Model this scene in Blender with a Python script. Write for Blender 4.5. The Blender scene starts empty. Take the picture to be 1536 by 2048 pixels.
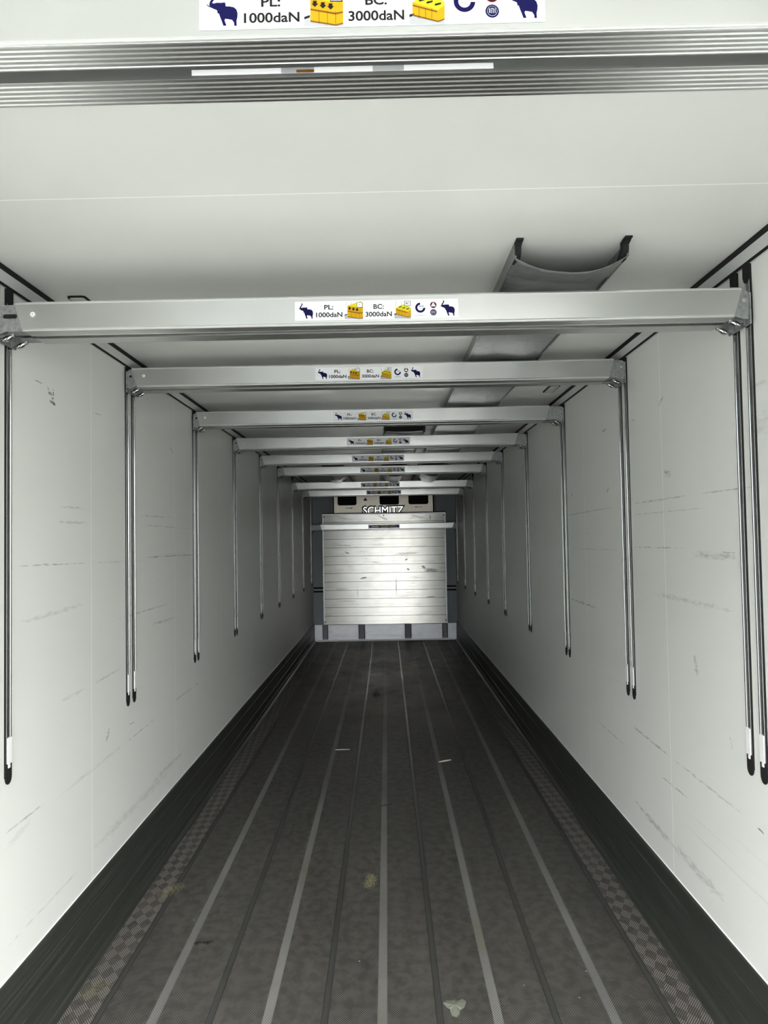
import bpy, bmesh, math, random
from mathutils import Vector, Matrix
random.seed(7)
S = bpy.context.scene
COL = S.collection

# ------------------------------------------------------------------ camera
def cam_axes(yaw, pitch, roll):
    y, p, r = (math.radians(v) for v in (yaw, pitch, roll))
    f = Vector((math.sin(y)*math.cos(p), math.cos(y)*math.cos(p), math.sin(p)))
    r0 = Vector((math.cos(y), -math.sin(y), 0)); u0 = r0.cross(f)
    return (math.cos(r)*r0 + math.sin(r)*u0, -math.sin(r)*r0 + math.cos(r)*u0, f)
cd = bpy.data.cameras.new('camera'); cam = bpy.data.objects.new('camera', cd); COL.objects.link(cam)
rt, up, fw = cam_axes(-0.7649, 2.0307, -0.9373)
cam.matrix_world = Matrix(((rt.x, up.x, -fw.x, 0.0448), (rt.y, up.y, -fw.y, 0.0), (rt.z, up.z, -fw.z, 1.753), (0, 0, 0, 1)))
cd.sensor_fit = 'VERTICAL'; cd.sensor_height = 36; cd.lens = 36*1488.3/2048
cd.shift_x = 15.54/2048; cd.clip_start = 0.02; cd.clip_end = 200
S.camera = cam

# ------------------------------------------------------------------ light and exposure
S.view_settings.view_transform = 'Standard'; S.view_settings.look = 'None'
S.view_settings.gamma = 1.0; S.view_settings.use_curve_mapping = False
S.view_settings.exposure = EXPOSURE = 0.0
w = bpy.data.worlds.new('overcast_sky'); S.world = w; w.use_nodes = True
_t = w.node_tree; bg = _t.nodes['Background']          # overcast sky, brighter overhead than at the horizon
_c = _t.nodes.new('ShaderNodeTexCoord'); _s = _t.nodes.new('ShaderNodeSeparateXYZ'); _r = _t.nodes.new('ShaderNodeMapRange')
_t.links.new(_c.outputs['Generated'], _s.inputs[0]); _t.links.new(_s.outputs[2], _r.inputs[0])
_r.inputs[1].default_value = 0.0; _r.inputs[2].default_value = 1.0; _r.inputs[3].default_value = SKY_HORIZON = 9.0; _r.inputs[4].default_value = SKY_ZENITH = 50.0
_t.links.new(_r.outputs[0], bg.inputs[1]); bg.inputs[0].default_value = (0.99, 1.0, 0.98, 1)

# ------------------------------------------------------------------ dimensions (metres; y runs into the trailer)
HW, H, BACK, REAR = 1.23, 2.668, 12.82, -0.45
KICK = 0.321

# ------------------------------------------------------------------ node helpers
class NT:
    def __init__(s, name):
        s.m = bpy.data.materials.new(name); s.m.use_nodes = True; s.t = s.m.node_tree
        s.b = s.t.nodes['Principled BSDF']
        s._obj = None
    def n(s, typ, **kw):
        nd = s.t.nodes.new(typ)
        for k, v in kw.items(): setattr(nd, k, v)
        return nd
    def put(s, sock, v):
        if hasattr(v, 'is_output'): s.t.links.new(v, sock)
        elif isinstance(v, (tuple, list)):
            sock.default_value = tuple(v) if len(v) == len(sock.default_value) else (*v, 1)
        else: sock.default_value = v
    def set(s, **kw):
        for k, v in kw.items(): s.put(s.b.inputs[k.replace('_', ' ')], v)
        return s
    def obj(s):
        if s._obj is None: s._obj = s.n('ShaderNodeTexCoord').outputs['Object']
        return s._obj
    def xyz(s, v=None):
        nd = s.n('ShaderNodeSeparateXYZ'); s.put(nd.inputs[0], v or s.obj()); return nd.outputs
    def comb(s, x=0, y=0, z=0):
        nd = s.n('ShaderNodeCombineXYZ')
        for i, v in enumerate((x, y, z)): s.put(nd.inputs[i], v)
        return nd.outputs[0]
    def mt(s, op, a, b=None, c=None, clamp=False):
        nd = s.n('ShaderNodeMath', operation=op, use_clamp=clamp)
        for i, v in enumerate((a, b, c)):
            if v is not None: s.put(nd.inputs[i], v)
        return nd.outputs[0]
    def noise(s, scale, vec=None, stretch=None, detail=4, rough=0.55):
        nd = s.n('ShaderNodeTexNoise'); nd.inputs['Scale'].default_value = scale
        nd.inputs['Detail'].default_value = detail; nd.inputs['Roughness'].default_value = rough
        v = vec or s.obj()
        if stretch:
            m = s.n('ShaderNodeMapping'); s.put(m.inputs[0], v); m.inputs['Scale'].default_value = stretch; v = m.outputs[0]
        s.put(nd.inputs['Vector'], v); return nd.outputs[0]
    def ramp(s, v, a, b, lo=0.0, hi=1.0):
        nd = s.n('ShaderNodeMapRange', clamp=True)
        for i, x in enumerate((v, a, b, lo, hi)): s.put(nd.inputs[i], x)
        return nd.outputs[0]
    def mix(s, f, a, b):
        nd = s.n('ShaderNodeMix', data_type='RGBA'); s.put(nd.inputs[0], f); s.put(nd.inputs[6], a); s.put(nd.inputs[7], b)
        return nd.outputs[2]
    def bump(s, h, strength=0.2, dist=0.01):
        nd = s.n('ShaderNodeBump'); nd.inputs['Strength'].default_value = strength; nd.inputs['Distance'].default_value = dist
        s.put(nd.inputs['Height'], h); s.put(s.b.inputs['Normal'], nd.outputs[0]); return s
    def band(s, v, c, w, soft=0.002):      # 1 inside |v-c|<w
        d = s.mt('ABSOLUTE', s.mt('SUBTRACT', v, c)); return s.ramp(d, w, w+soft, 1, 0)
    def segment(s, a, b, x0, y0, x1, y1, wd, k, tex):   # scuff mark in plane coords a,b
        cx, cy = (x0+x1)/2, (y0+y1)/2; L = math.hypot(x1-x0, y1-y0)/2 + wd*.5; an = math.atan2(y1-y0, x1-x0)
        da, db = s.mt('SUBTRACT', a, cx), s.mt('SUBTRACT', b, cy)
        u = s.mt('ADD', s.mt('MULTIPLY', da, math.cos(an)/L), s.mt('MULTIPLY', db, math.sin(an)/L))
        v = s.mt('ADD', s.mt('MULTIPLY', da, -math.sin(an)/wd), s.mt('MULTIPLY', db, math.cos(an)/wd))
        u2 = s.mt('POWER', s.mt('ABSOLUTE', u), 4.0); v2 = s.mt('MULTIPLY', v, v)
        return s.mt('MULTIPLY', s.ramp(s.mt('ADD', s.mt('ADD', u2, v2), tex), 1.25, 0.35), min(1, k*1.45))

def simple(name, col, rough=0.5, metal=0.0, **kw):
    t = NT(name); t.set(Base_Color=col, Roughness=rough, Metallic=metal, **kw); return t.m
MARKS_L = [(2.78,2.345,2.84,2.300,.012,.8), (2.80,2.300,2.85,2.290,.009,.8), (2.83,2.350,2.835,2.310,.007,.7), (2.79,2.331,2.82,2.312,0.012,0.55), (2.68,2.352,2.75,2.350,0.003,0.5), (2.89,1.896,3.14,1.900,0.008,0.25), (2.87,1.837,3.18,1.839,0.008,0.25), (2.52,1.678,3.18,1.668,0.004,0.35), (2.75,1.675,2.79,1.673,0.006,0.7), (3.18,1.668,3.65,1.662,0.004,0.25), (3.79,1.673,5.21,1.663,0.006,0.4), (3.24,2.325,3.33,2.327,0.003,0.4), (3.80,1.893,4.47,1.896,0.004,0.3), (3.87,1.843,4.53,1.839,0.004,0.3), (2.52,1.479,3.13,1.497,0.012,0.15), (3.46,1.393,4.41,1.393,0.005,0.3), (3.99,1.309,4.46,1.299,0.01,0.25), (3.19,1.146,3.57,1.155,0.006,0.22), (2.88,1.140,3.13,1.142,0.01,0.15), (3.36,0.862,3.40,0.906,0.016,0.35), (3.66,0.863,3.74,0.854,0.004,0.5), (3.60,0.787,4.08,0.793,0.004,0.4), (3.20,0.788,3.60,0.787,0.004,0.25), (2.98,0.789,3.20,0.788,0.004,0.15), (4.88,0.815,5.00,0.805,0.004,0.5), (4.39,0.808,4.85,0.806,0.008,0.25), (2.46,0.799,2.77,0.800,0.005,0.35), (2.44,0.424,3.17,0.426,0.006,0.16), (3.20,0.446,4.39,0.433,0.03,0.14), (3.97,0.467,4.66,0.458,0.02,0.2), (4.38,2.311,4.44,2.289,0.02,0.3), (2.47,0.747,2.65,0.780,0.02,0.08)]
MARKS_R = [(3.22,2.299,3.16,2.338,0.008,0.5), (3.17,2.012,3.11,2.001,0.02,0.35), (4.06,2.313,3.98,2.320,0.012,0.4), (4.00,1.979,3.96,2.003,0.012,0.55), (4.76,2.000,4.75,2.025,0.01,0.5), (3.56,2.303,3.53,2.289,0.005,0.5), (5.24,1.879,3.78,1.897,0.005,0.3), (3.61,1.899,2.84,1.902,0.005,0.3), (2.84,1.902,2.32,1.899,0.004,0.3), (3.63,1.846,2.74,1.846,0.004,0.2), (3.63,1.691,3.00,1.694,0.004,0.4), (4.84,1.667,3.76,1.674,0.004,0.25), (2.91,1.672,2.53,1.667,0.018,0.22), (2.65,1.685,2.55,1.683,0.004,0.5), (3.39,1.489,2.54,1.483,0.014,0.18), (4.87,1.342,4.24,1.337,0.01,0.35), (3.70,0.818,3.18,0.807,0.006,0.4), (3.18,0.807,2.51,0.803,0.006,0.3), (2.46,0.796,2.42,0.793,0.006,0.8), (3.33,0.692,3.01,0.696,0.004,0.4), (4.40,0.695,3.73,0.687,0.005,0.3), (3.61,0.452,3.21,0.439,0.02,0.3), (3.21,0.439,2.72,0.444,0.03,0.2), (3.68,0.462,3.48,0.443,0.008,0.35), (2.92,1.285,2.90,1.211,0.02,0.3), (2.44,2.220,2.30,2.222,0.012,0.15), (2.42,2.101,2.31,2.091,0.06,0.12), (2.64,1.048,2.62,1.000,0.006,0.25)]
MARKS_B = [(-0.669,1.530,-0.601,1.503,0.015,0.8), (-0.420,1.066,-0.300,1.098,0.02,0.9), (0.194,1.124,0.197,0.768,0.008,0.7), (0.690,1.202,0.902,1.190,0.05,0.5), (0.648,1.270,0.690,1.236,0.03,0.9), (0.681,0.743,0.885,0.749,0.012,0.7), (0.166,1.482,0.610,1.492,0.03,0.35), (0.352,1.377,0.395,1.393,0.02,0.8), (-0.852,0.690,-0.460,0.693,0.012,0.35), (-0.855,1.652,-0.548,1.630,0.012,0.45), (-0.464,0.965,-0.459,0.752,0.008,0.5), (0.392,1.232,0.417,1.206,0.02,0.8), (-0.874,2.165,-0.575,2.074,0.03,0.2), (0.451,2.143,0.706,2.087,0.03,0.3), (-0.104,2.152,0.065,2.064,0.02,0.4), (0.792,2.137,0.799,2.052,0.012,0.6), (-0.857,0.903,-0.636,0.899,0.012,0.4)]

def wall_material(name, marks, side):
    t = NT(name); o = t.xyz(); Y, Z = o[1], o[2]
    tex = t.ramp(t.noise(60, stretch=(1, .35, 1.4)), .35, .75, 0, 1.1)
    fine = t.ramp(t.noise(220, stretch=(1, .12, 1)), .4, .7, 0, .7)
    tx = t.mt('ADD', tex, fine)
    dark = None
    for m in marks:
        q = t.segment(Y, Z, *m, tx); dark = q if dark is None else t.mt('MAXIMUM', dark, q)
    # long faint pallet scratches running along the wall
    st = t.noise(1.0, stretch=(1, .55, 130), detail=3)
    gate = t.noise(1.0, stretch=(1, .9, 5), detail=2)
    zb = t.mt('MAXIMUM', t.ramp(t.mt('ABSOLUTE', t.mt('SUBTRACT', Z, 1.75)), .0, .35, 1, 0), t.ramp(t.mt('ABSOLUTE', t.mt('SUBTRACT', Z, .75)), .05, .55, 1, 0))
    s1 = t.mt('MULTIPLY', t.mt('MULTIPLY', t.ramp(st, .62, .72), t.ramp(gate, .5, .66)), t.mt('MULTIPLY', zb, .22))
    dark = t.mt('MAXIMUM', dark, s1)
    smudge = t.mt('MULTIPLY', t.ramp(t.noise(2.2, stretch=(1, 1, 1.5), detail=2), .5, .85), .03)
    dark = t.mt('MAXIMUM', dark, smudge)
    seam = t.mt('ABSOLUTE', t.mt('SUBTRACT', t.mt('FRACT', t.mt('DIVIDE', t.mt('ADD', Y, -3.197+12.6+.63), 1.26)), .5))
    sm = t.ramp(seam, .0022, .0034, 1, 0); sh = t.ramp(seam, .0038, .0070, .9, 0)
    base = t.mix(t.mt('MULTIPLY', sh, .4), WHITE, (.45, .46, .44))
    base = t.mix(sm, base, (.94, .94, .92))
    base = t.mix(dark, base, (.07, .075, .07))
    t.set(Base_Color=base, Roughness=.42, Specular_IOR_Level=.22)
    wob = t.noise(1.0, stretch=(1, 1.6, .25), detail=0)
    t.bump(wob, .06, .02); return t.m
WHITE = (.725, .738, .712)
M = {}
M['wall_l'] = wall_material('white_coated_wall_l', MARKS_L, -1)
M['wall_r'] = wall_material('white_coated_wall_r', MARKS_R, 1)
def ceil_mat():
    t = NT('white_coated_ceiling'); Y = t.xyz()[1]
    seam = t.mt('ABSOLUTE', t.mt('SUBTRACT', t.mt('FRACT', t.mt('DIVIDE', t.mt('ADD', Y, -1.936+12.6+.63), 1.26)), .5))
    base = t.mix(t.ramp(seam, .0014, .0022, 1, 0), WHITE, (.95, .95, .93))
    base = t.mix(t.mt('MULTIPLY', t.ramp(t.noise(3), .55, .8), .05), base, (.3, .3, .28))
    t.set(Base_Color=base, Roughness=.30)
    t.bump(t.noise(1.3, stretch=(.6, 1.6, 1), detail=2), .10, .02); return t.m
M['ceiling'] = ceil_mat()
def alu(name, axis='x', col=(.70, .71, .70), rough=.30, aniso=.6, mottled=0, marks=None, dirt=.0, planks=0, st=.03):
    t = NT(name)
    bs = st; st = {'x': (.5, 60, 90), 'y': (60, .5, 90), 'z': (60, 60, .5)}[axis]
    g = t.noise(1.6, stretch=st, detail=3)
    cloud = t.noise(5.5, detail=5)
    c = t.mix(t.ramp(g, .3, .7, 0, .16 if bs or planks else .06), col, tuple(v*.82 for v in col))
    c = t.mix(t.ramp(cloud, .45, .75, 0, .28 if bs or planks else .12), c, tuple(v*.62 for v in col))
    if dirt: c = t.mix(t.mt('MULTIPLY', t.ramp(t.noise(9, stretch=(.5, 1, 3), detail=8, rough=.7), .53, .68), dirt), c, (.12, .115, .10))
    if planks:      # dirt packed into the plank joints, and light horizontal rub marks
        oz = t.xyz()[2]; jt = t.mt('ABSOLUTE', t.mt('SUBTRACT', t.mt('FRACT', t.mt('DIVIDE', oz, planks)), .5))
        c = t.mix(t.ramp(jt, .474, .482, 0, .75), c, (.06, .058, .05))
        sc = t.mt('MULTIPLY', t.ramp(t.noise(1, stretch=(2.2, 1, 75), detail=4), .60, .68), t.ramp(t.noise(2.2, detail=3), .45, .6))
        c = t.mix(t.mt('MULTIPLY', sc, .45), c, (.12, .115, .10))
        sp = t.mt('MULTIPLY', t.ramp(t.noise(34, stretch=(1, 1, 1.8), detail=3), .66, .70), t.ramp(t.noise(3, detail=1), .5, .62))
        c = t.mix(t.mt('MULTIPLY', sp, .8), c, (.07, .06, .04))
    if marks:
        o = t.xyz(); tx = t.mt('ADD', t.ramp(t.noise(50, detail=5), .35, .75, 0, 1.1), t.ramp(t.noise(160), .4, .7, 0, .5)); d = None
        for x0, z0, x1, z1, wd, k in marks:
            q = t.segment(o[0], o[2], x0, z0-.296, x1, z1-.296, wd, k, tx); d = q if d is None else t.mt('MAXIMUM', d, q)
        c = t.mix(d, c, (.012, .012, .010))
    t.set(Base_Color=c, Metallic=1.0, Roughness=t.mt('ADD', t.ramp(g, .2, .8, rough-(.05 if bs else .012), rough+(.07 if bs else .015)), t.ramp(cloud, .3, .7, -.005, .01)))
    if aniso:
        t.set(Anisotropic=aniso, Anisotropic_Rotation=.25, Tangent=t.comb(*{'x': (1, 0, 0), 'y': (0, 1, 0), 'z': (0, 0, 1)}[axis]))
    
    if bs: t.bump(g, bs, .0006)
    return t.m
def bar_mat():
    t = NT('extruded_aluminium_bar')
    cloud = t.noise(3.0, stretch=(.6, 1, 1), detail=2)
    t.set(Base_Color=t.mix(t.ramp(cloud, .4, .7), (.57, .58, .57), (.50, .51, .50)), Metallic=1.0, Roughness=.29, Anisotropic=.65, Anisotropic_Rotation=.25, Tangent=t.comb(1, 0, 0))
    return t.m
M['alu_x'] = bar_mat()
M['alu_lip'] = simple('worn_bright_aluminium_lip', (.80, .81, .80), .42, .9)
M['alu_rail'] = alu('extruded_aluminium_rail', 'z', (.34, .35, .35), .2, .5)
M['alu_panel'] = alu('scuffed_aluminium_planks', 'x', (.44, .435, .415), .25, .92, marks=MARKS_B, dirt=.30, planks=1.888/13, st=0)
M['alu_kick'] = alu('aluminium_kick_panel', 'x', (.36, .37, .39), .38, .4, dirt=.3)
M['alu_trim'] = alu('aluminium_trim', 'y', (.60, .61, .60), .4, 0)
def galv():
    t = NT('galvanised_steel'); v = t.n('ShaderNodeTexVoronoi'); v.inputs['Scale'].default_value = 70; t.put(v.inputs['Vector'], t.obj())
    f = t.mt('ADD', t.mt('MULTIPLY', v.outputs['Distance'], .5), t.mt('MULTIPLY', t.noise(40, detail=5), .6))
    t.set(Base_Color=t.mix(t.ramp(f, .2, .75), (.17, .175, .175), (.34, .35, .35)), Metallic=.7, Roughness=t.ramp(f, .2, .8, .42, .6)); return t.m
M['galv'] = galv()
M['cove'] = simple('light_grey_cove_strip', (.50, .51, .50), .45)
M['chrome'] = simple('polished_zinc', (.55, .56, .56), .18, 1.0)
M['black'] = simple('black_rubber', (.002, .002, .002), .8)
M['void'] = simple('matt_black_cavity', (.004, .004, .004), .9)
M['plastic'] = simple('white_plastic_insert', (.85, .86, .85), .4)
M['unit'] = NT('beige_painted_metal').set(Base_Color=(.60, .555, .48), Metallic=.75, Roughness=.42).m
M['greywall'] = simple('grey_blue_front_panel', (.20, .22, .235), .55)
M['l_white'] = simple('label_white', (.86, .87, .90), .35)
M['l_navy'] = simple('label_navy', (.004, .003, .055), .4)
M['l_black'] = simple('label_black', (.012, .012, .012), .4)
M['l_yellow'] = simple('label_yellow', (.62, .56, .02), .4)
M['l_orange'] = simple('label_orange', (.52, .29, .008), .4)
M['l_brown'] = simple('label_brown', (.16, .07, .01), .4)
M['l_grey'] = simple('label_grey', (.38, .39, .41), .4)
M['l_red'] = simple('label_dark_red', (.30, .02, .03), .4)
for k_, m_ in M.items():
    if k_.startswith('l_'): m_.node_tree.nodes['Principled BSDF'].inputs['Specular IOR Level'].default_value = .12
def floor_mat():
    t = NT('ribbed_aluminium_floor'); o = t.xyz(); X, Y = o[0], o[1]
    aX = t.mt('ABSOLUTE', X)
    # repeating planks: dotted light strips every 0.42 m, smooth joints half way between
    ph = t.mt('SUBTRACT', t.mt('FRACT', t.mt('ADD', t.mt('DIVIDE', X, .4215), 10.5)), .5)      # 0 at strips
    pa = t.mt('ABSOLUTE', ph)
    strip = t.ramp(pa, .040, .044, 1, 0)
    joint = t.ramp(pa, .474, .478, 0, 1)
    jedge = t.mt('MULTIPLY', t.ramp(pa, .466, .470, 0, 1), t.ramp(pa, .474, .478, 1, 0))
    edge = t.ramp(aX, 1.062, 1.066)                                                           # coarse pattern band by the wall
    smooth_edge = t.ramp(aX, 1.187, 1.190)
    # raised dots
    def dots(px, py, lo, hi):
        sx = t.mt('SINE', t.mt('MULTIPLY', X, 2*math.pi/px)); sy = t.mt('SINE', t.mt('MULTIPLY', Y, 2*math.pi/py))
        return t.ramp(t.mt('MULTIPLY', sx, sy), lo, hi)
    d1 = dots(.0095, .0125, .0, .5)
    ck = t.n('ShaderNodeTexChecker'); ck.inputs['Scale'].default_value = 1.0
    m = t.n('ShaderNodeMapping'); t.put(m.inputs[0], t.obj()); m.inputs['Rotation'].default_value = (0, 0, math.radians(38)); m.inputs['Scale'].default_value = (26, 15, 1)
    t.put(ck.inputs['Vector'], m.outputs[0])
    patch = t.ramp(t.noise(22, stretch=(1, .8, 1), detail=3), .38, .60)
    d_field = t.mt('MULTIPLY', d1, t.mt('ADD', .12, t.mt('MULTIPLY', patch, .26)))
    d_edge = t.mt('MULTIPLY', d1, t.mt('ADD', .12, t.mt('MULTIPLY', ck.outputs['Fac'], .6)))
    far = t.ramp(Y, 6.0, 10.5)
    dirt = t.noise(1.3, stretch=(1.6, .7, 1), detail=7, rough=.65)
    worn = t.mt('MULTIPLY', t.ramp(aX, .1, 1.0, 1, .3), t.ramp(Y, 6.5, 9.5))
    base0 = t.mix(t.ramp(dirt, .35, .7), (.034, .032, .029), (.056, .052, .046))
    lite = (.40, .385, .36)
    base = t.mix(d_field, base0, lite)
    base = t.mix(t.mt('MULTIPLY', edge, d_edge), base, (.5, .47, .44))
    scol = t.mix(t.ramp(t.noise(.8, stretch=(3, 1, 1)), .35, .65), (.20, .20, .197), (.33, .325, .31))
    yel = t.ramp(t.noise(1.7), .56, .66); scol = t.mix(t.mt('MULTIPLY', yel, .4), scol, (.22, .19, .09))
    sd = t.mt('ADD', .35, t.mt('MULTIPLY', d1, 1.0))
    base = t.mix(t.mt('MULTIPLY', strip, t.mt('MULTIPLY', sd, .95)), base, scol)
    base = t.mix(joint, base, (.055, .056, .052))
    base = t.mix(t.mt('MULTIPLY', jedge, .8), base, (.015, .015, .014))
    base = t.mix(smooth_edge, base, (.05, .05, .046))
    base = t.mix(t.mt('MULTIPLY', t.mt('SUBTRACT', 1.0, joint), t.mt('MULTIPLY', worn, t.ramp(t.noise(2.0, stretch=(1, .8, 1), detail=6, rough=.65), .38, .60, .15, .9))), base, (.30, .255, .20))
    # grime
    blot = t.ramp(t.noise(4.2, stretch=(1, .6, 1), detail=8, rough=.75), .53, .62)
    base = t.mix(t.mt('MULTIPLY', blot, t.mt('ADD', .05, t.mt('MULTIPLY', far, .75))), base, (.014, .013, .012))
    tx = t.ramp(t.noise(45, detail=6), .35, .72, 0, 1.3)
    fx = t.ramp(t.noise(170, stretch=(1, .5, 1), detail=3), .40, .62, 0, 1.6)
    for (x0, y0, x1, y1, wd, k, c, tt) in ((-.83, 3.30, -.74, 3.31, .02, .95, (.008, .008, .008), tx),
            (-1.10, 3.74, -1.04, 3.86, .05, .45, (.32, .31, .17), fx), (-.075, 3.80, -.06, 3.95, .035, .6, (.36, .33, .17), fx),
            (-1.15, 2.93, -1.12, 3.02, .05, .25, (.25, .23, .10), fx), (-.11, 8.2, -.10, 8.75, .03, .95, (.05, .02, .006), tx),
            (.02, 7.0, .16, 7.0, .02, .6, (.01, .01, .01), tx), (-.03, 4.95, .05, 4.97, .02, .6, (.02, .02, .02), tx),
            (-.6, 9.9, -.5, 10.4, .05, .8, (.16, .14, .05), tx), (.34, 10.6, .5, 10.9, .05, .9, (.006, .006, .006), tx)):
        base = t.mix(t.segment(X, Y, x0, y0, x1, y1, wd, k, tt), base, c)
    v = t.n('ShaderNodeTexVoronoi'); v.inputs['Scale'].default_value = 9; t.put(v.inputs['Vector'], t.obj())
    sp = t.ramp(v.outputs['Distance'], .02, .045, 1, 0)
    base = t.mix(t.mt('MULTIPLY', sp, t.ramp(t.noise(3), .5, .56)), base, (.42, .41, .36))
    t.set(Base_Color=base, Metallic=.25, Roughness=t.mt('MAXIMUM', t.mt('SUBTRACT', t.ramp(dirt, .3, .7, .46, .60), t.mt('MULTIPLY', joint, .16)), .33), Specular_IOR_Level=.4)
    hgt = t.mt('ADD', t.mt('MULTIPLY', d1, t.mt('SUBTRACT', 1.0, joint)), t.mt('MULTIPLY', jedge, -2.0))
    t.bump(hgt, .35, .0015); return t.m
M['floor'] = floor_mat()
def kick_mat():
    t = NT('dark_grey_kick_rail'); st = t.noise(1, stretch=(1, .8, 110), detail=4)
    c = t.mix(t.ramp(st, .45, .75), (.030, .033, .028), (.062, .066, .058))
    sc = t.mt('MULTIPLY', t.ramp(t.noise(1, stretch=(1, 1.4, 260), detail=2), .68, .74), t.ramp(t.noise(2.5), .48, .6))
    c = t.mix(t.mt('MULTIPLY', sc, .5), c, (.3, .31, .28))
    t.set(Base_Color=c, Roughness=t.ramp(st, .3, .7, .38, .5), Metallic=.2); t.bump(st, .15, .002); return t.m
M['kick'] = kick_mat()
def duct_mat():
    t = NT('grey_duct_fabric'); o = t.xyz()
    sc = t.mt('MULTIPLY', t.ramp(t.noise(60, stretch=(.25, 1.4, 1), detail=5), .56, .64), t.ramp(o[1], 2.33, 2.50, .8, 0))
    c = t.mix(t.ramp(t.noise(4), .3, .7, 0, .5), (.175, .18, .18), (.14, .145, .145)); c = t.mix(sc, c, (.04, .04, .04))
    t.set(Base_Color=c, Roughness=.30, Specular_IOR_Level=.7, Metallic=.3)
    t.bump(t.noise(3, stretch=(3, 1, 1), detail=3), .25, .02); return t.m
M['duct'] = duct_mat()
M['lens'] = simple('roof_lamp_lens', (.62, .63, .60), .25)
M['concrete'] = NT('concrete_yard'); _t = M['concrete']; _t.set(Base_Color=_t.mix(_t.noise(2), (.06, .06, .058), (.075, .075, .073)), Roughness=.85); M['concrete'] = _t.m
M['paper'] = simple('grey_paper_scrap', (.13, .135, .11), .7)
M['straw'] = simple('pale_straw', (.48, .46, .38), .7)
M['leaf'] = simple('brown_leaf', (.05, .022, .008), .7)
M['duct_rail'] = simple('duct_edge_rail', (.45, .46, .46), .4, .6)
M['shell'] = simple('outer_shell', (.6, .6, .6), .5)

# ------------------------------------------------------------------ mesh helpers
class MB:
    def __init__(s): s.v = []; s.f = []; s.mi = []; s.mats = []
    def slot(s, m):
        if m not in s.mats: s.mats.append(m)
        return s.mats.index(m)
    def add(s, vs, fs, m):
        o = len(s.v); k = s.slot(m); s.v += [tuple(q) for q in vs]
        for f in fs: s.f.append(tuple(i+o for i in f)); s.mi.append(k)
    def box(s, x0, x1, y0, y1, z0, z1, m):
        s.add([(x, y, z) for z in (z0, z1) for y in (y0, y1) for x in (x0, x1)],
              [(0, 2, 3, 1), (4, 5, 7, 6), (0, 1, 5, 4), (2, 6, 7, 3), (0, 4, 6, 2), (1, 3, 7, 5)], m)
    def prism(s, poly, axis, a0, a1, m, fa=None):
        # poly in the two other axes, extruded along axis; a0/a1 numbers or functions of (p, q)
        g0 = a0 if callable(a0) else (lambda p, q: a0); g1 = a1 if callable(a1) else (lambda p, q: a1)
        def P(p, q, a): return {'x': (a, p, q), 'y': (p, a, q), 'z': (p, q, a)}[axis]
        n = len(poly); vs = [P(p, q, g0(p, q)) for p, q in poly] + [P(p, q, g1(p, q)) for p, q in poly]
        fs = [tuple(range(n))[::-1], tuple(range(n, 2*n))] + [(i, (i+1) % n, n+(i+1) % n, n+i) for i in range(n)]
        s.add(vs, fs, m)
    def cyl(s, c, r, axis, a0, a1, m, n=20, r2=None):
        r2 = r if r2 is None else r2
        pts = [(math.cos(2*math.pi*i/n), math.sin(2*math.pi*i/n)) for i in range(n)]
        def P(p, q, a): return {'x': (a, p, q), 'y': (p, a, q), 'z': (p, q, a)}[axis]
        vs = [P(c[0]+p*r, c[1]+q*r, a0) for p, q in pts] + [P(c[0]+p*r2, c[1]+q*r2, a1) for p, q in pts]
        s.add(vs, [tuple(range(n))[::-1], tuple(range(n, 2*n))] + [(i, (i+1) % n, n+(i+1) % n, n+i) for i in range(n)], m)
    def tube(s, pts, r, m, n=10):
        pts = [Vector(p) for p in pts]; vs = []; rr = r if isinstance(r, (list, tuple)) else [r]*len(pts)
        for i, p in enumerate(pts):
            d = (pts[min(i+1, len(pts)-1)] - pts[max(i-1, 0)]).normalized()
            a = d.orthogonal().normalized() if abs(d.z) > .9 else d.cross(Vector((0, 0, 1))).normalized()
            b = d.cross(a)
            vs += [p + rr[i]*(math.cos(2*math.pi*k/n)*a + math.sin(2*math.pi*k/n)*b) for k in range(n)]
        fs = [(i*n+k, i*n+(k+1) % n, (i+1)*n+(k+1) % n, (i+1)*n+k) for i in range(len(pts)-1) for k in range(n)]
        fs += [tuple(range(n))[::-1], tuple(range(len(vs)-n, len(vs)))]
        s.add(vs, fs, m)
    def flat(s, poly, y, m, th=.0):      # polygon in x,z facing -y
        s.add([(p, y, q) for p, q in poly], [tuple(range(len(poly)))], m)
    def mesh(s, name, bevel=0, smooth=False):
        me = bpy.data.meshes.new(name); me.from_pydata(s.v, [], s.f)
        for m in s.mats: me.materials.append(m)
        me.polygons.foreach_set('material_index', s.mi)
        bm = bmesh.new(); bm.from_mesh(me)
        bmesh.ops.recalc_face_normals(bm, faces=bm.faces)
        if bevel:
            es = [e for e in bm.edges if len(e.link_faces) == 2 and e.calc_face_angle(0) > .5]
            bmesh.ops.bevel(bm, geom=es, offset=bevel, segments=2, affect='EDGES', clamp_overlap=True)
        bm.to_mesh(me); bm.free()
        if smooth:
            for p in me.polygons: p.use_smooth = True
        return me
    def build(s, name, parent=None, loc=(0, 0, 0), bevel=0, smooth=False):
        return link(name, s.mesh(name, bevel, smooth), parent, loc)
def link(name, me, parent=None, loc=(0, 0, 0)):
    o = bpy.data.objects.new(name, me); COL.objects.link(o); o.location = loc
    if parent: o.parent = parent
    return o
def thing(name, label, cat, loc=(0, 0, 0), group=None):
    o = bpy.data.objects.new(name, None); COL.objects.link(o); o.location = loc; o.empty_display_size = .05
    return tag(o, label, cat, group)
def tag(o, label, cat, group=None):
    o['label'] = label; o['category'] = cat
    if group: o['group'] = group
    return o
def struct(o, label=None):
    o['kind'] = 'structure'
    if label: o['label'] = label
    return o
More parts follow.
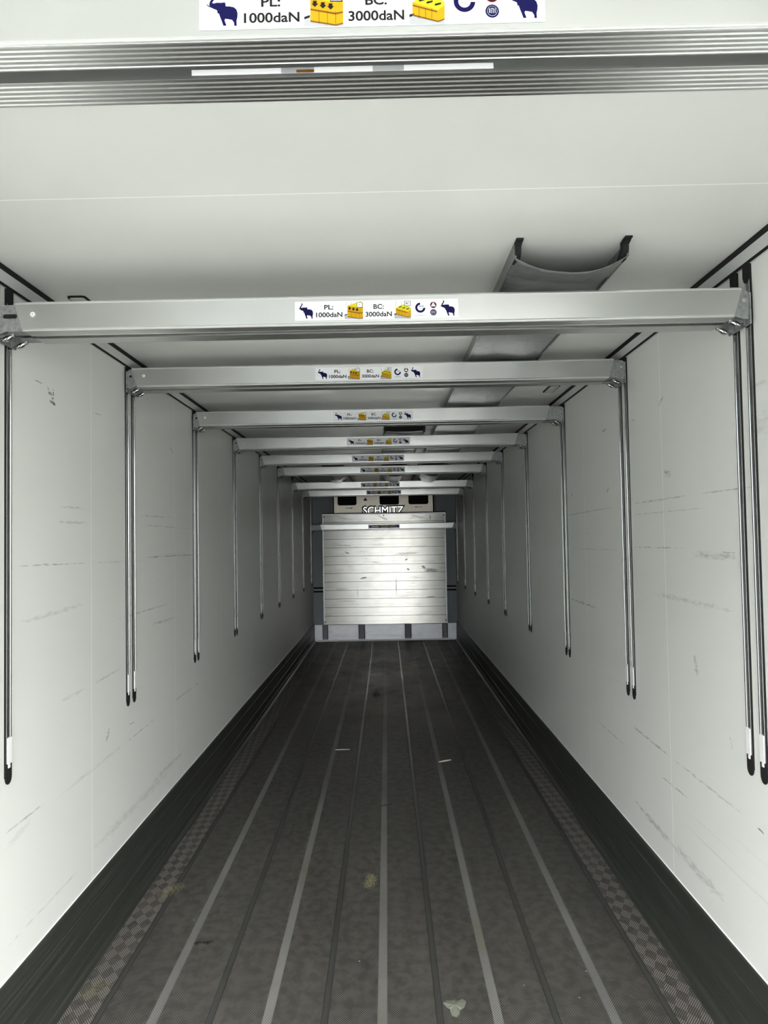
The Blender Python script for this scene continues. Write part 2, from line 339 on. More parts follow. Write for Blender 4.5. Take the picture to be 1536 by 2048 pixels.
def text_mesh(txt, size, sx=1.0, extrude=0, offset=0, align='CENTER'):
    cu = bpy.data.curves.new('lettering', 'FONT'); cu.body = txt; cu.size = size; cu.align_x = align
    cu.extrude = extrude; cu.offset = offset; cu.resolution_u = 4
    o = bpy.data.objects.new('lettering', cu); COL.objects.link(o)
    dg = bpy.context.evaluated_depsgraph_get(); me = bpy.data.meshes.new_from_object(o.evaluated_get(dg))
    vs = [Vector((v.co.x*sx, v.co.y, v.co.z)) for v in me.vertices]; fs = [tuple(p.vertices) for p in me.polygons]
    bpy.data.objects.remove(o); bpy.data.curves.remove(cu); bpy.data.meshes.remove(me)
    return vs, fs
def put_text(mb, txt, cx, base, cap, y, m, width=None, extrude=0, offset=0, tilt=0):
    vs, fs = text_mesh(txt, cap/.70, 1, extrude, offset or cap*.035)
    x0 = min(v.x for v in vs); x1 = max(v.x for v in vs); k = (width/(x1-x0)) if width else 1
    mb.add([(cx+(v.x-(x0+x1)/2)*k, y-v.z, base+v.y) for v in vs], fs, m)

# ================================================================== SETTING
T = .07
b = MB(); b.box(-HW-T, HW+T, REAR, BACK+.1, -.12, 0, M['floor']); struct(b.build('floor'))
b = MB(); b.box(-HW-T, HW+T, REAR, BACK+.1, H, H+.1, M['ceiling']); struct(b.build('ceiling'))
b = MB(); b.box(-HW-T, -HW, REAR, BACK+.1, -.12, H+.1, M['wall_l']); struct(b.build('wall_left'))
b = MB(); b.box(HW, HW+T, REAR, BACK+.1, -.12, H+.1, M['wall_r']); struct(b.build('wall_right'))
b = MB(); b.box(-HW-T, HW+T, BACK, BACK+.1, -.12, H+.1, M['greywall']); struct(b.build('wall_back'))
b = MB(); b.box(-30, 30, -45, 20, -1.32, -1.22, M['concrete']); struct(b.build('ground'))
b = MB(); b.box(-24, -.9, -16.5, -15, -1.22, 7, M['greywall']); struct(b.build('wall_added_sky_blocker'))     # added out-of-view block, hides sky on the left to shift the bulkhead highlight

# dark kick rails along both walls: a shallow ribbed profile
kp = [(0, 0), (.040, 0), (.040, .008), (.022, .022), (.016, .05), (.013, .052), (.013, .115), (.017, .118), (.017, .126), (.013, .13), (.013, .150), (.011, .235), (.014, .237), (.014, .243), (.011, .245), (.011, KICK-.004), (.007, KICK), (0, KICK)]
for nm, sgn in (('baseboard_left', -1), ('baseboard_right', 1)):
    b = MB()
    poly = [(sgn*(HW-d), z) for d, z in kp]
    b.prism(poly, 'y', REAR+.01, BACK-.01, M['kick'])
    struct(b.build(nm))
# white cap edge of the kick rail and cove strips with black seals in the ceiling corners
for i, sgn in enumerate((-1, 1)):
    b = MB()
    b.prism([(sgn*(HW), KICK+.0005), (sgn*(HW-.0035), KICK+.0005), (sgn*(HW), KICK+.003)], 'y', REAR+.01, BACK-.01, M['plastic'])
    struct(b.build('trim_%d' % (i+1)))
for i, sgn in enumerate((-1, 1)):
    b = MB()
    P = [(0, .052), (.0045, .0500), (.0075, .044), (.0290, .0115), (.033, .0085), (.036, 0), (0, 0)]
    b.prism([(sgn*(HW-.0005-p), H-.0005-q) for p, q in P], 'y', REAR+.01, BACK-.03, M['cove'])
    b.prism([(sgn*(HW-.0003), H-.051), (sgn*(HW-.0075), H-.050), (sgn*(HW-.0105), H-.0395), (sgn*(HW-.0003), H-.0395)], 'y', REAR+.011, BACK-.031, M['black'])
    b.prism([(sgn*(HW-.027), H-.0003), (sgn*(HW-.027), H-.0145), (sgn*(HW-.033), H-.0125), (sgn*(HW-.038), H-.0003)], 'y', REAR+.011, BACK-.031, M['black'])
    struct(b.build('trim_%d' % (i+3)))

# ================================================================== LOAD BAR LABEL
def make_label():
    b = MB(); K = .0001776
    b.box(0, .523, 0, .0006, 0, .0610, M['l_white'])
    lay = [0]
    def P(pts, dx=0, dy=0): return [((x+dx)*K, (388-.024*(x+dx)-(y+dy))*K) for x, y in pts]
    def F(pts, m, L=1, dx=0, dy=0): b.flat(P(pts, dx, dy), -.0003*L, M[m])
    ele = [(110, 78), (128, 72), (142, 80), (141, 95), (128, 122), (110, 148), (125, 153), (150, 146), (185, 147), (222, 143), (228, 178), (262, 179), (295, 186), (318, 205), (328, 240), (326, 275), (318, 305), (320, 350), (298, 350), (296, 322), (280, 298), (250, 292), (222, 288), (216, 302), (232, 348), (205, 350), (192, 312), (178, 275), (168, 243), (156, 240), (152, 214), (135, 206), (120, 200), (98, 188), (84, 168), (90, 138), (116, 104), (124, 88), (112, 88)]
    tusk = [(58, 160), (76, 180), (98, 190), (104, 184), (86, 176), (66, 160)]
    def text(t, cx, base, cap, w, m='l_black'):
        put_text(b, t, cx*K, (388-.024*cx-base)*K, cap*K, -.0003, M[m], w*K if w else None)
    for dx, dy in ((0, 0), (2556, -63)):
        F(ele, 'l_navy', 1, dx, dy); F(tusk, 'l_navy', 1, dx, dy)
    text('PL:', 612, 180, 84, 165); text('1000daN', 619, 318, 84, 476)
    text('BC:', 1512, 165, 84, 185); text('3000daN', 1512, 302, 84, 476)
    # picture 1: tall yellow stack pressed from above
    F([(897, 38), (1230, 36), (1230, 355), (897, 355)], 'l_white', 1)
    F([(897, 300), (950, 285), (1230, 330), (1230, 355), (897, 355)], 'l_grey', 2)
    F([(897, 275), (946, 258), (946, 280), (897, 298)], 'l_black', 3)
    for x in (922, 1020): F([(x, 40), (x+8, 40), (x+8, 110), (x, 200 if x < 950 else 110)], 'l_grey', 2)
    F([(950, 110), (1165, 150), (1165, 350), (950, 312)], 'l_orange', 3)
    F([(1165, 150), (1230, 128), (1230, 335), (1165, 350)], 'l_orange', 3)
    F([(950, 110), (1120, 52), (1200, 30), (1230, 60), (1230, 128), (1165, 150)], 'l_yellow', 3)
    F([(950, 203), (1165, 240), (1230, 228), (1230, 242), (1165, 256), (950, 217)], 'l_brown', 4)
    F([(950, 306), (1165, 342), (1230, 326), (1230, 338), (1165, 354), (950, 318)], 'l_brown', 4)
    for x in (1024, 1096, 1165): F([(x-2, 225), (x+2, 225), (x+2, 335), (x-2, 335)], 'l_brown', 4)
    for x, y in ((990, 165), (1058, 178), (1124, 188)):
        F([(x-16, y-28), (x+16, y-28), (x+16, y-4), (x+30, y-4), (x, y+26), (x-30, y-4), (x-16, y-4)], 'l_black', 5)
    F([(1120, 50), (1225, 50), (1225, 145), (1120, 145)], 'l_black', 5)
    F([(1127, 57), (1217, 57), (1217, 137), (1127, 137)], 'l_white', 6)
    put_text(b, 'PL', 1172*K, (388-.024*1172-112)*K, 26*K, -.0021, M['l_grey'])
    # picture 2: low yellow boxes with arrows on top
    o = dict(dx=1536, dy=-90)
    F([(258, 105), (558, 105), (558, 430), (258, 430)], 'l_white', 1, **o)
    F([(258, 360), (300, 340), (558, 400), (558, 430), (258, 430)], 'l_grey', 2, **o)
    F([(258, 345), (300, 335), (300, 352), (258, 370)], 'l_black', 3, **o)
    for x in (282, 380): F([(x, 108), (x+8, 108), (x+8, 200), (x, 240 if x < 300 else 190)], 'l_grey', 2, **o)
    F([(285, 238), (500, 308), (500, 408), (285, 352)], 'l_orange', 3, **o)
    F([(500, 308), (558, 268), (558, 388), (500, 408)], 'l_orange', 3, **o)
    F([(285, 238), (385, 182), (450, 172), (558, 235), (558, 268), (500, 308)], 'l_yellow', 3, **o)
    F([(288, 262), (495, 318), (495, 330), (288, 274)], 'l_brown', 4, **o)
    F([(285, 346), (500, 402), (558, 382), (558, 392), (500, 414), (285, 358)], 'l_brown', 4, **o)
    for x in (340, 395, 448): F([(x-2, 290), (x+2, 292), (x+2, 385), (x-2, 380)], 'l_brown', 4, **o)
    for x, y in ((366, 222), (430, 240), (500, 258)):
        F([(x-28, y+6), (x-20, y-4), (x+8, y-10), (x+30, y-14), (x+26, y+2), (x+2, y+8), (x-22, y+14)], 'l_black', 5, **o)
    F([(440, 112), (552, 112), (552, 206), (440, 206)], 'l_black', 5, **o)
    F([(449, 120), (544, 120), (544, 198), (449, 198)], 'l_white', 6, **o)
    put_text(b, 'BC', (1536+496)*K, (388-.024*2032-84)*K, 34*K, -.0021, M['l_black'])
    # open ring emblem
    c0 = (728, 232); n = 28; a0, a1 = math.radians(92), math.radians(358)
    for i in range(n):
        p, q = a0+(a1-a0)*i/n, a0+(a1-a0)*(i+1)/n
        F([(c0[0]+r*math.cos(a), c0[1]-r*math.sin(a)) for r, a in ((92, p), (92, q), (52, q), (52, p))], 'l_navy', 1, **o)
    for x in (722, 770): F([(x-18, 200), (x+18, 197), (x+18, 210), (x-18, 213)], 'l_black', 2, **o)
    for x in (712, 732, 752): F([(x-7, 236), (x+7, 236), (x+7, 247), (x-7, 247)], 'l_grey', 2, **o)
    random.seed(3)
    for y, xa, xb in ((356, 665, 790), (380, 622, 830)):
        x = xa
        while x < xb:
            w_ = random.choice((5, 8, 11)); F([(x, y-7), (x+w_, y-7), (x+w_, y+5), (x, y+5)], 'l_grey', 1, **o); x += w_+4
    def disc(c, r, m, L): F([(c[0]+r*math.cos(2*math.pi*i/28), c[1]-r*math.sin(2*math.pi*i/28)) for i in range(28)], m, L, **o)
    disc((962, 182), 58, 'l_red', 1); disc((962, 182), 50, 'l_black', 2)
    F([(962, 130), (1006, 208), (918, 208)], 'l_white', 3, **o); F([(959, 160), (965, 160), (965, 192), (959, 192)], 'l_red', 4, **o)
    disc((962, 316), 58, 'l_navy', 1); disc((962, 316), 44, 'l_grey', 2); disc((962, 316), 40, 'l_navy', 3)
    for pts in ([(934, 295), (944, 295), (944, 335), (934, 335)], [(950, 292), (974, 292), (974, 300), (950, 300)], [(950, 292), (957, 292), (957, 338), (950, 338)], [(966, 300), (974, 300), (974, 338), (966, 338)], [(982, 295), (990, 295), (990, 335), (982, 335)]):
        F(pts, 'l_grey', 4, **o)
    return b.mesh('label')
def fix_label(me): return me
LABEL = make_label()

# ================================================================== LOAD BARS
D, HB = .160, .096
def bar_profile():
    P = [(0, HB-.003), (0, .004), (.0015, 0)]
    def ribs(y0, y1, n):
        out = []; st = (y1-y0)/n
        for i in range(n):
            a = y0+i*st
            out += [(a+.0006, .0003), (a+.0012, 0), (a+.0026, 0), (a+.0034, .0014), (a+st-.0014, .0014)]
        return out
    P += ribs(.003, .058, 5) + [(.058, 0), (.061, 0), (.061, .040), (.091, .040), (.091, 0)] + ribs(.091, .152, 5) + [(.153, 0), (D-.0015, 0), (D, .004), (D, HB-.003), (D-.003, HB), (.003, HB)]
    return P
PROFILE = bar_profile()
def latch_mesh():
    b = MB()
    b.tube([(.028, 0, .016), (.020, 0, .010), (.008, 0, .004), (-.004, 0, -.004), (-.016, 0, -.004), (-.030, 0, .004)], [.004, .0065, .0115, .0125, .008, .004], M['chrome'], 12)
    b.tube([(.010, -.012, .008), (.002, -.016, -.008), (-.012, -.012, -.014), (-.018, 0, -.012)], [.004, .005, .005, .003], M['chrome'], 8)
    b.box(.016, .030, -.006, .006, .006, .030, M['galv'])
    return b.mesh('latch', smooth=True)
LATCH = latch_mesh()
def bracket_mesh(slot):           # wall-side end arm; local x=0 at the wall, +x into the room (left side)
    b = MB()
    # front and rear plates
    poly = [(.004, .010), (.004, .078), (.016, .086), (.26, .090), (.26, .004), (.052, .004), (.030, -.004), (.012, -.004)]
    for y in (.0080, D-.0120): b.prism(poly, 'y', y, y+.004, M['galv'])
    b.box(.020, .26, .0085, D-.0085, .0865, .0895, M['galv'])
    b.box(.050, .26, .012, .058, .0025, .0055, M['galv'])
    b.box(.050, .26, .094, D-.012, .0025, .0055, M['galv'])
    # wall shoe plate and gusset wedges
    b.box(.004, .009, .004, D-.004, -.020, .080, M['galv'])
    for y in (.034, .120): b.prism([(.009, -.020), (.009, .030), (.075, .006), (.040, -.004)], 'y', y, y+.004, M['galv'])
    return b.mesh('end_bracket')
BR_L = bracket_mesh(True)
BR_R = BR_L.copy(); BR_R.transform(Matrix.Diagonal((-1, 1, 1, 1))); BR_R.flip_normals()
def dark_hole_mesh(kind):
    b = MB()
    if kind == 'slot': b.prism([(-.016+.007*math.cos(a), .007*math.sin(a)) for a in [math.pi/2+i*math.pi/8 for i in range(9)]]+[(.016+.007*math.cos(a), .007*math.sin(a)) for a in [-math.pi/2+i*math.pi/8 for i in range(9)]], 'y', -.0006, .0008, M['void'])
    else: b.cyl((0, 0), .0065, 'y', -.0006, .0008, M['void'], 18)
    return b.mesh('hole')
HOLE, SLOT = dark_hole_mesh('h'), dark_hole_mesh('slot')
def rivet_mesh():
    b = MB(); b.cyl((0, 0), .0105, 'y', .001, -.0006, M['l_grey'], 18); b.cyl((0, 0), .0085, 'y', .0, -.0022, M['plastic'], 18, .006); b.cyl((0, 0), .0030, 'y', -.0015, -.0026, M['l_grey'], 12, .0025); return b.mesh('rivet')
RIVET = rivet_mesh()
def bolt_mesh():
    b = MB(); b.cyl((0, 0), .0085, 'y', .001, -.0012, M['galv'], 18, .0075); b.cyl((0, 0), .0075, 'y', -.0012, -.0030, M['l_grey'], 6, .007); return b.mesh('bolt')
BOLT = bolt_mesh()
ORD = ['nearest', 'second', 'third', 'fourth', 'fifth', 'sixth', 'seventh', 'eighth', 'ninth', 'tenth']
#        face y, bottom z, body left, body right, label left, plate details, label text
BARS = [(1.100, 2.511, -1.17, 1.17, -.226, 'nearest aluminium load bar, cut off by the top edge, with the largest label'),
        (2.360, 2.438, -1.146, 1.192, -.237, 'second aluminium load bar from the camera, grey duct end sagging just above it'),
        (3.600, 2.511, -1.193, 1.165, -.290, 'third aluminium load bar from the camera, crossing under the right grey duct'),
        (4.865, 2.511, -1.201, 1.130, -.294, 'fourth aluminium load bar from the camera, in front of the middle duct mouth'),
        (6.155, 2.511, -1.195, 1.148, -.272, 'fifth aluminium load bar from the camera, behind the black middle duct mouth'),
        (7.450, 2.511, -1.205, 1.136, -.290, 'sixth aluminium load bar from the camera, high under the ceiling'),
        (8.690, 2.508, -1.162, 1.186, -.251, 'seventh aluminium load bar from the camera, last one high under the ceiling'),
        (10.00, 2.428, -1.171, 1.145, -.290, 'eighth aluminium load bar from the camera, directly above the ninth'),
        (11.25, 2.402, -1.135, 1.167, -.248, 'ninth aluminium load bar from the camera, just above the black air outlets'),
        (12.45, 1.905, -1.067, 1.175, -.258, 'farthest aluminium load bar, set low across the front of the aluminium bulkhead')]
for i, (fy, z0, xl, xr, lx, lab) in enumerate(BARS):
    t = thing('load_bar', lab, 'load bar', (0, fy, z0), 'aluminium load bars across the trailer')
    b = MB()
    b.prism(PROFILE, 'x', lambda y, z: xl + .030*(1-z/HB), lambda y, z: xr - .030*(1-z/HB), M['alu_x'])
    b.prism([(.0005, HB-.0012), (-.0022, HB-.0062), (-.0022, HB-.0075), (.0005, HB-.0085)], 'x', xl+.004, xr-.004, M['alu_lip'])   # raised bead along the upper edge
    b.prism([(.0005, .0098), (-.0026, .0035), (-.0026, .0015), (.0005, .0005)], 'x', xl+.030, xr-.030, M['alu_lip'])
    b.build('body', t)
    link('label', LABEL, t, (lx, -.0012, .0165))
    br = link('end_bracket', BR_L, t, (-HW+.0065, 0, 0)); bq = link('end_bracket', BR_R, t, (HW-.0065, 0, 0))
    for p, sg in ((br, 1), (bq, -1)):
        link('bolt' if sg < 0 or i < 2 else 'bolt_hole', BOLT if sg < 0 or i < 2 else HOLE, p, (sg*.026, .0075, .055))
        for y in (.038, .127): link('latch', LATCH if sg == 1 else LATCH, p, (sg*.036, y, -.012)).scale = (sg*.85, .8, .75)
    if i == 1: link('slot', SLOT, br, (.062, .0077, .052))
    if i in (6, 7, 8, 9): link('bolt', BOLT, br, (.055, .0075, .05))
    link('rivet', RIVET, t, (xl+.062, -.0005, .055))
    if i == 0:
        g = MB()  # pale strip modelled in place of the label mirrored in the groove
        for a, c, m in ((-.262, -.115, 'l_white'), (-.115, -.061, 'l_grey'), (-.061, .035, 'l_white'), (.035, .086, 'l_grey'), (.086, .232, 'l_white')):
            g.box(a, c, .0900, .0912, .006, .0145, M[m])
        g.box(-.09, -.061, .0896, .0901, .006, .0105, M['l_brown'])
        o = g.build('painted_groove_reflection', t); o['label'] = 'painted label reflection inside the groove'

# ================================================================== WALL RAILS
RL = 1.645
def rail_meshes():
    b = MB()
    b.prism([(-.022, 0), (-.022, .0015), (-.0185, .0022), (.0185, .0022), (.022, .0015), (.022, 0)], 'z', .0, RL, M['black'])
    b.prism([(-.0160, .0020), (-.0160, .0055), (-.0150, .0065), (-.0095, .0065), (-.0085, .0040), (-.0040, .0028), (.0040, .0028), (.0085, .0040), (.0095, .0065), (.0150, .0065), (.0160, .0055), (.0160, .0020)], 'z', .045, RL-.04, M['alu_rail'])
    prof = b.mesh('profile')
    b = MB(); b.prism([(-.013, .002), (-.013, .0090), (.013, .0090), (.013, .002)], 'z', .045, .130, M['plastic'])
    b.box(-.004, .007, .002, .007, .030, .047, M['plastic']); ins = b.mesh('end_insert')
    b = MB(); pts = [(-.022, .045)] + [(.022*math.cos(a), .022*math.sin(a)*1.1+.0) for a in [math.pi+k*math.pi/10 for k in range(11)]] + [(.022, .045)]
    b.add([(p, .0020, q) for p, q in pts]+[(p, .0045, q) for p, q in pts], [tuple(range(13))[::-1], tuple(range(13, 26))]+[(k, (k+1) % 13, 13+(k+1) % 13, 13+k) for k in range(13)], M['black']); stop = b.mesh('end_stop')
    b = MB(); b.prism([(-.022, RL-.045), (-.014, RL-.062), (.014, RL-.062), (.022, RL-.045), (.022, RL-.002), (-.022, RL-.002)], 'y', .0020, .0085, M['black']); cap = b.mesh('top_cap')
    return prof, ins, stop, cap
# local axes in the meshes: x = along the wall, y = out of the wall
RM = rail_meshes()
def turned(me, side):
    m2 = me.copy(); A = Matrix(((0, -side, 0, 0), (1, 0, 0, 0), (0, 0, 1, 0), (0, 0, 0, 1)))
    m2.transform(A)
    if A.determinant() < 0: m2.flip_normals()
    return m2
for side, nm in ((-1, 'left'), (1, 'right')):
    ms = [turned(m, side) for m in RM]
    for i, bar in enumerate(BARS[1:], 1):
        for j, dy in enumerate((.038, .127)):
            what = ORD[i] + ' load bar' if i < 9 else 'farthest load bar'
            t = thing('lashing_rail', 'slim aluminium rail on the %s wall under the %s, %s of its pair' % (nm, what, ('nearer', 'farther')[j]), 'rail', (side*(HW-.0002), bar[0]+dy, .980), 'upright rails on the %s wall' % nm)
            for m, n2 in zip(ms, ('profile', 'end_insert', 'end_stop', 'top_cap')): link(n2, m, t)

# ================================================================== CEILING LAMPS
for (x, y, lab) in ((1.087, 4.62, 'small flush rectangular roof lamp on the ceiling beside the right wall'), (-1.09, 2.81, 'small flush rectangular roof lamp near the left wall, mostly hidden behind the second load bar')):
    t = thing('roof_lamp', lab, 'lamp', (x, y, H), 'flush roof lamps')
    def rr(hw_, hl, r, n=6):
        out = []
        for cx, cy, a in ((hw_-r, hl-r, 0), (-hw_+r, hl-r, 90), (-hw_+r, -hl+r, 180), (hw_-r, -hl+r, 270)):
            out += [(cx+r*math.cos(math.radians(a+90*k/n)), cy+r*math.sin(math.radians(a+90*k/n))) for k in range(n+1)]
        return out
    b = MB(); b.prism(rr(.034, .105, .014), 'z', -.006, -.0002, M['black']); b.build('frame', t)
    b = MB(); b.prism(rr(.027, .098, .010), 'z', -.009, -.004, M['lens']); b.build('lens', t)

# ================================================================== AIR DUCTS
def duct(lab, x0, x1, y0, y1, limits, x0b=None, x1b=None, mouth=.050):
    x0b = x0 if x0b is None else x0b; x1b = x1 if x1b is None else x1b
    t = thing('air_duct', lab, 'air duct', ((x0+x1)/2, y0, H), 'fabric air ducts under the ceiling')
    ox, oy, oz = t.location
    n = 22; ys = []; y = y0
    while y < y1: ys.append(y); y += .035
    ys.append(y1); vs = []
    def depth(y):
        d = .004 + mouth*max(0, 1-(y-y0)/.30) + limits(y)
        for bar in BARS:                       # the cloth lies on the load bars it crosses
            top = bar[1] + HB; g = max(0, abs(y-(bar[0]+D/2))-D/2-.040)
            if g < .5: d = min(d, max(H-top-.056, .002) + .9*g**.8)
        return d
    for y in ys:
        k = (y-y0)/(y1-y0); a = x0+(x0b-x0)*k; c = x1+(x1b-x1)*k; d = depth(y)
        for q in range(n+1):
            u = q/n; s_ = 2*u-1; sh = 1-abs(s_)**(1.7 if y-y0 < .4 else 2.4)
            sag0 = .046
            wr = .004*math.sin(9*u+y*3)*math.sin(2.1*y)
            vs.append((a+(c-a)*(u + (.015*s_*(1-s_*s_)*2)) - ox, y-oy, H-sag0*(1 if d > .02 else .9)-(d*sh)+wr*sh - oz))
    N = len(ys); m = n+1
    fs = [(i*m+q, i*m+q+1, (i+1)*m+q+1, (i+1)*m+q) for i in range(N-1) for q in range(n)]
    me = bpy.data.meshes.new('fabric'); me.from_pydata(vs, [], fs); me.materials.append(M['duct'])
    for p in me.polygons: p.use_smooth = True
    o = link('fabric', me, t); sm = o.modifiers.new('thickness', 'SOLIDIFY'); sm.thickness = .0015
    for (a, c) in ((x0, x0b), (x1, x1b)):
        r = MB(); nx = 10
        for sgn in (0,):
            v = []
            r.add([(a-.004-ox, 0, -.0005), (a+.004-ox, 0, -.0005), (a+.003-ox, 0, -.047), (a-.003-ox, 0, -.047), (c-.004-ox, y1-y0, -.0005), (c+.004-ox, y1-y0, -.0005), (c+.003-ox, y1-y0, -.047), (c-.003-ox, y1-y0, -.047)],
                  [(0, 1, 2, 3), (4, 7, 6, 5), (0, 4, 5, 1), (1, 5, 6, 2), (2, 6, 7, 3), (3, 7, 4, 0)], M['duct'])
        r.build('edge_rail', t)
    return t, o
def lim_r(y): return max(0, min(.125, (y-8.75)*.5))
dr, _ = duct('long grey fabric air duct on the right, open end above second load bar', .462, .812, 2.300, 12.70, lim_r, .445, .765)
dm, _ = duct('middle grey fabric air duct starting black and open between the fourth and fifth load bars', .040, .372, 6.02, 12.70, lambda y: max(.0, min(.120, (y-8.75)*.5)), -.06, .262, mouth=.006)
dl, _ = duct('short left grey fabric air duct with a gathered end, beyond the seventh load bar', -.745, -.47, 9.15, 12.70, lambda y: .115*min(1, (y-9.15)*3), -.785, -.465)
# black clips that carry the duct ends
def clips(t, xs, y):
    ox, oy, oz = t.location
    for sg, x in xs:
        b = MB()
        b.prism([(0, 0), (.050, -.0005), (.052, -.010), (.030, -.016), (.026, -.034), (.000, -.052), (-.035, -.050), (-.035, -.040), (0, -.02)], 'x', -.009, .009, M['black'])
        b.box(-.011, .011, .022, .060, -.006, -.0005, M['black'])
        b.cyl((0, .040), .005, 'z', -.012, -.004, M['chrome'], 10)
        o = b.build('clip', t, (x-ox, y-oy-.035, 0)); o.scale = (1, -1, 1); o.location.y = y-oy+.018
        for p in o.data.polygons: pass
clips(dr, ((1, .470), (-1, .803)), 2.300)
clips(dm, ((1, .046), (-1, .366)), 6.02)
# gathered neck of the left duct
b = MB()
for k in range(9):
    a = -.45 + .018*k
    b.tube([(a-.02-dl.location.x, 0.01, -.045-.01*math.sin(k)), (a+.01-dl.location.x, -.05-.012*(k % 3), -.09-.02*math.sin(k*1.7)), (a+.045-dl.location.x, .00, -.10)], [.012, .016, .009], M['duct'], 8)
b.build('gathered_end', dl, smooth=True)
# dark inside of the middle duct mouth
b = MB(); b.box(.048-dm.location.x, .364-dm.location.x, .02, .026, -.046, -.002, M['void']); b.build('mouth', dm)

# ================================================================== FRONT WALL
# refrigeration air outlet plate with three cut-outs
def rrect(x0, x1, z0, z1, r, n=5):
    out = []
    for cx, cz, a in ((x1-r, z1-r, 0), (x0+r, z1-r, 90), (x0+r, z0+r, 180), (x1-r, z0+r, 270)):
        out += [(cx+r*math.cos(math.radians(a+90*k/n)), cz+r*math.sin(math.radians(a+90*k/n))) for k in range(n+1)]
    return out
def plate_holes(outer, holes, y0, y1, m):
    bm = bmesh.new()
    for loop in [outer]+holes:
        vs = [bm.verts.new((p, y0, q)) for p, q in loop]
        for k in range(len(vs)): bm.edges.new((vs[k], vs[(k+1) % len(vs)]))
    bmesh.ops.triangle_fill(bm, use_beauty=True, edges=bm.edges[:])
    r = bmesh.ops.extrude_face_region(bm, geom=bm.faces[:])
    bmesh.ops.translate(bm, verts=[e for e in r['geom'] if isinstance(e, bmesh.types.BMVert)], vec=(0, y1-y0, 0))
    bmesh.ops.recalc_face_normals(bm, faces=bm.faces)
    me = bpy.data.meshes.new('plate'); bm.to_mesh(me); bm.free(); me.materials.append(m); return me
u = thing('refrigeration_unit', 'beige metal air outlet panel with three black openings above the bulkhead', 'refrigeration unit', (0, BACK-.045, 2.15))
holes = [(-.788, -.462), (-.067, .267), (.430, .773)]
me = plate_holes([(-.850, .0), (.845, .0), (.845, .49), (-.850, .49)], [rrect(a, c, .178, .400, .035) for a, c in holes], 0, .006, M['unit'])
link('plate', me, u)
for a, c in holes:
    b = MB(); b.box(a-.02, c+.02, .030, .034, .16, .42, M['void'])
    for x in (a-.02, c+.016): b.box(x, x+.004, .006, .030, .16, .42, M['void'])
    b.box(a-.02, c+.02, .006, .030, .156, .16, M['void']); b.box(a-.02, c+.02, .006, .030, .42, .424, M['void'])
    b.build('air_outlet', u)
for x in (-.872, .852):
    b = MB(); b.box(x, x+.020, .004, .055, 0, .50, M['black']); b.build('side_seal', u)
for x, w_ in ((-.935, .055), (.880, .045)):
    b = MB(); b.box(x, x+w_, .030, .055, 0, .50, M['greywall']); b.box(x+.012, x+.018, .028, .031, 0, .49, M['black']); b.build('side_post', u)
b = MB()
put_text(b, 'SCHMITZ', 0.0, .018, .140, -.004, M['l_black'], .745, .003, .014)
put_text(b, 'SCHMITZ', -.004, .023, .125, -.008, M['chrome'], .690, .006, .0015)
b.build('lettering', u)
b = MB(); b.flat([(-.345, .252), (-.275, .252), (-.31, .312)], -.0012, M['l_black']); b.flat([(-.318, .17), (-.302, .17), (-.302, .18), (-.318, .18)], -.0012, M['l_black'])
for cx, sg in ((-.60, 1), (.61, -1)):
    b.flat([(cx-.055, .128), (cx+.055, .128), (cx+.055, .135), (cx-.055, .135)], -.0012, M['l_black'])
    b.flat([(cx+sg*.075, .1315), (cx+sg*.045, .143), (cx+sg*.045, .120)], -.0012, M['l_black'])
for x in (-.825, .822):
    for z in (.09, .13): b.cyl((x, z), .006, 'y', -.003, .0, M['l_black'], 10)
b.build('pictograms', u)

# aluminium bulkhead of horizontal planks
t = thing('bulkhead', 'big scuffed aluminium bulkhead of horizontal planks in front of the front wall', 'bulkhead', (0, 12.715, .296))
BX0, BX1, BH = -1.036, 1.043, 1.888
b = MB(); zs = [0]; z = 0
P = [(0, 0)]
n = 13; st = BH/n
for k in range(n):
    a = k*st
    P += [(0, a+.0025), (0, a+st*.30), (-.0008, a+st*.30+.001), (-.0008, a+st*.36), (0, a+st*.36+.001), (0, a+st-.0028), (.0035, a+st-.0012), (.0035, a+st-.0002)]
P += [(0, BH), (.030, BH), (.030, 0)]
b.prism(P, 'x', BX0, BX1, M['alu_panel']); b.build('plank_panel', t)
for x0, x1 in ((BX0-.014, BX0+.006), (BX1-.006, BX1+.014)):
    b = MB(); b.box(x0, x1, -.004, .034, 0, BH, M['alu_kick'])
    for k in range(30): b.cyl(((x0+x1)/2, .03+k*.063), .004, 'y', -.006, -.003, M['chrome'], 8)
    b.build('side_profile', t, bevel=.0)
b = MB(); b.box(BX0-.014, BX1+.014, -.005, .034, BH-.002, BH+.012, M['black']); b.box(BX0-.014, BX1+.014, -.0055, .03, BH-.018, BH-.002, M['alu_kick']); b.build('top_profile', t)
b = MB(); b.box(BX0-.01, BX1+.01, .0, .032, -.006, -.0005, M['black']); b.build('bottom_seal', t)
for x, z in ((BX0+.012, .05), (BX1-.012, .05), (BX0+.012, BH-.05), (BX1-.012, BH-.05), (.0, BH-.04)):
    b = MB(); b.cyl((x, z), .011, 'y', -.006, -.001, M['black'], 12); b.build('bolt', t)

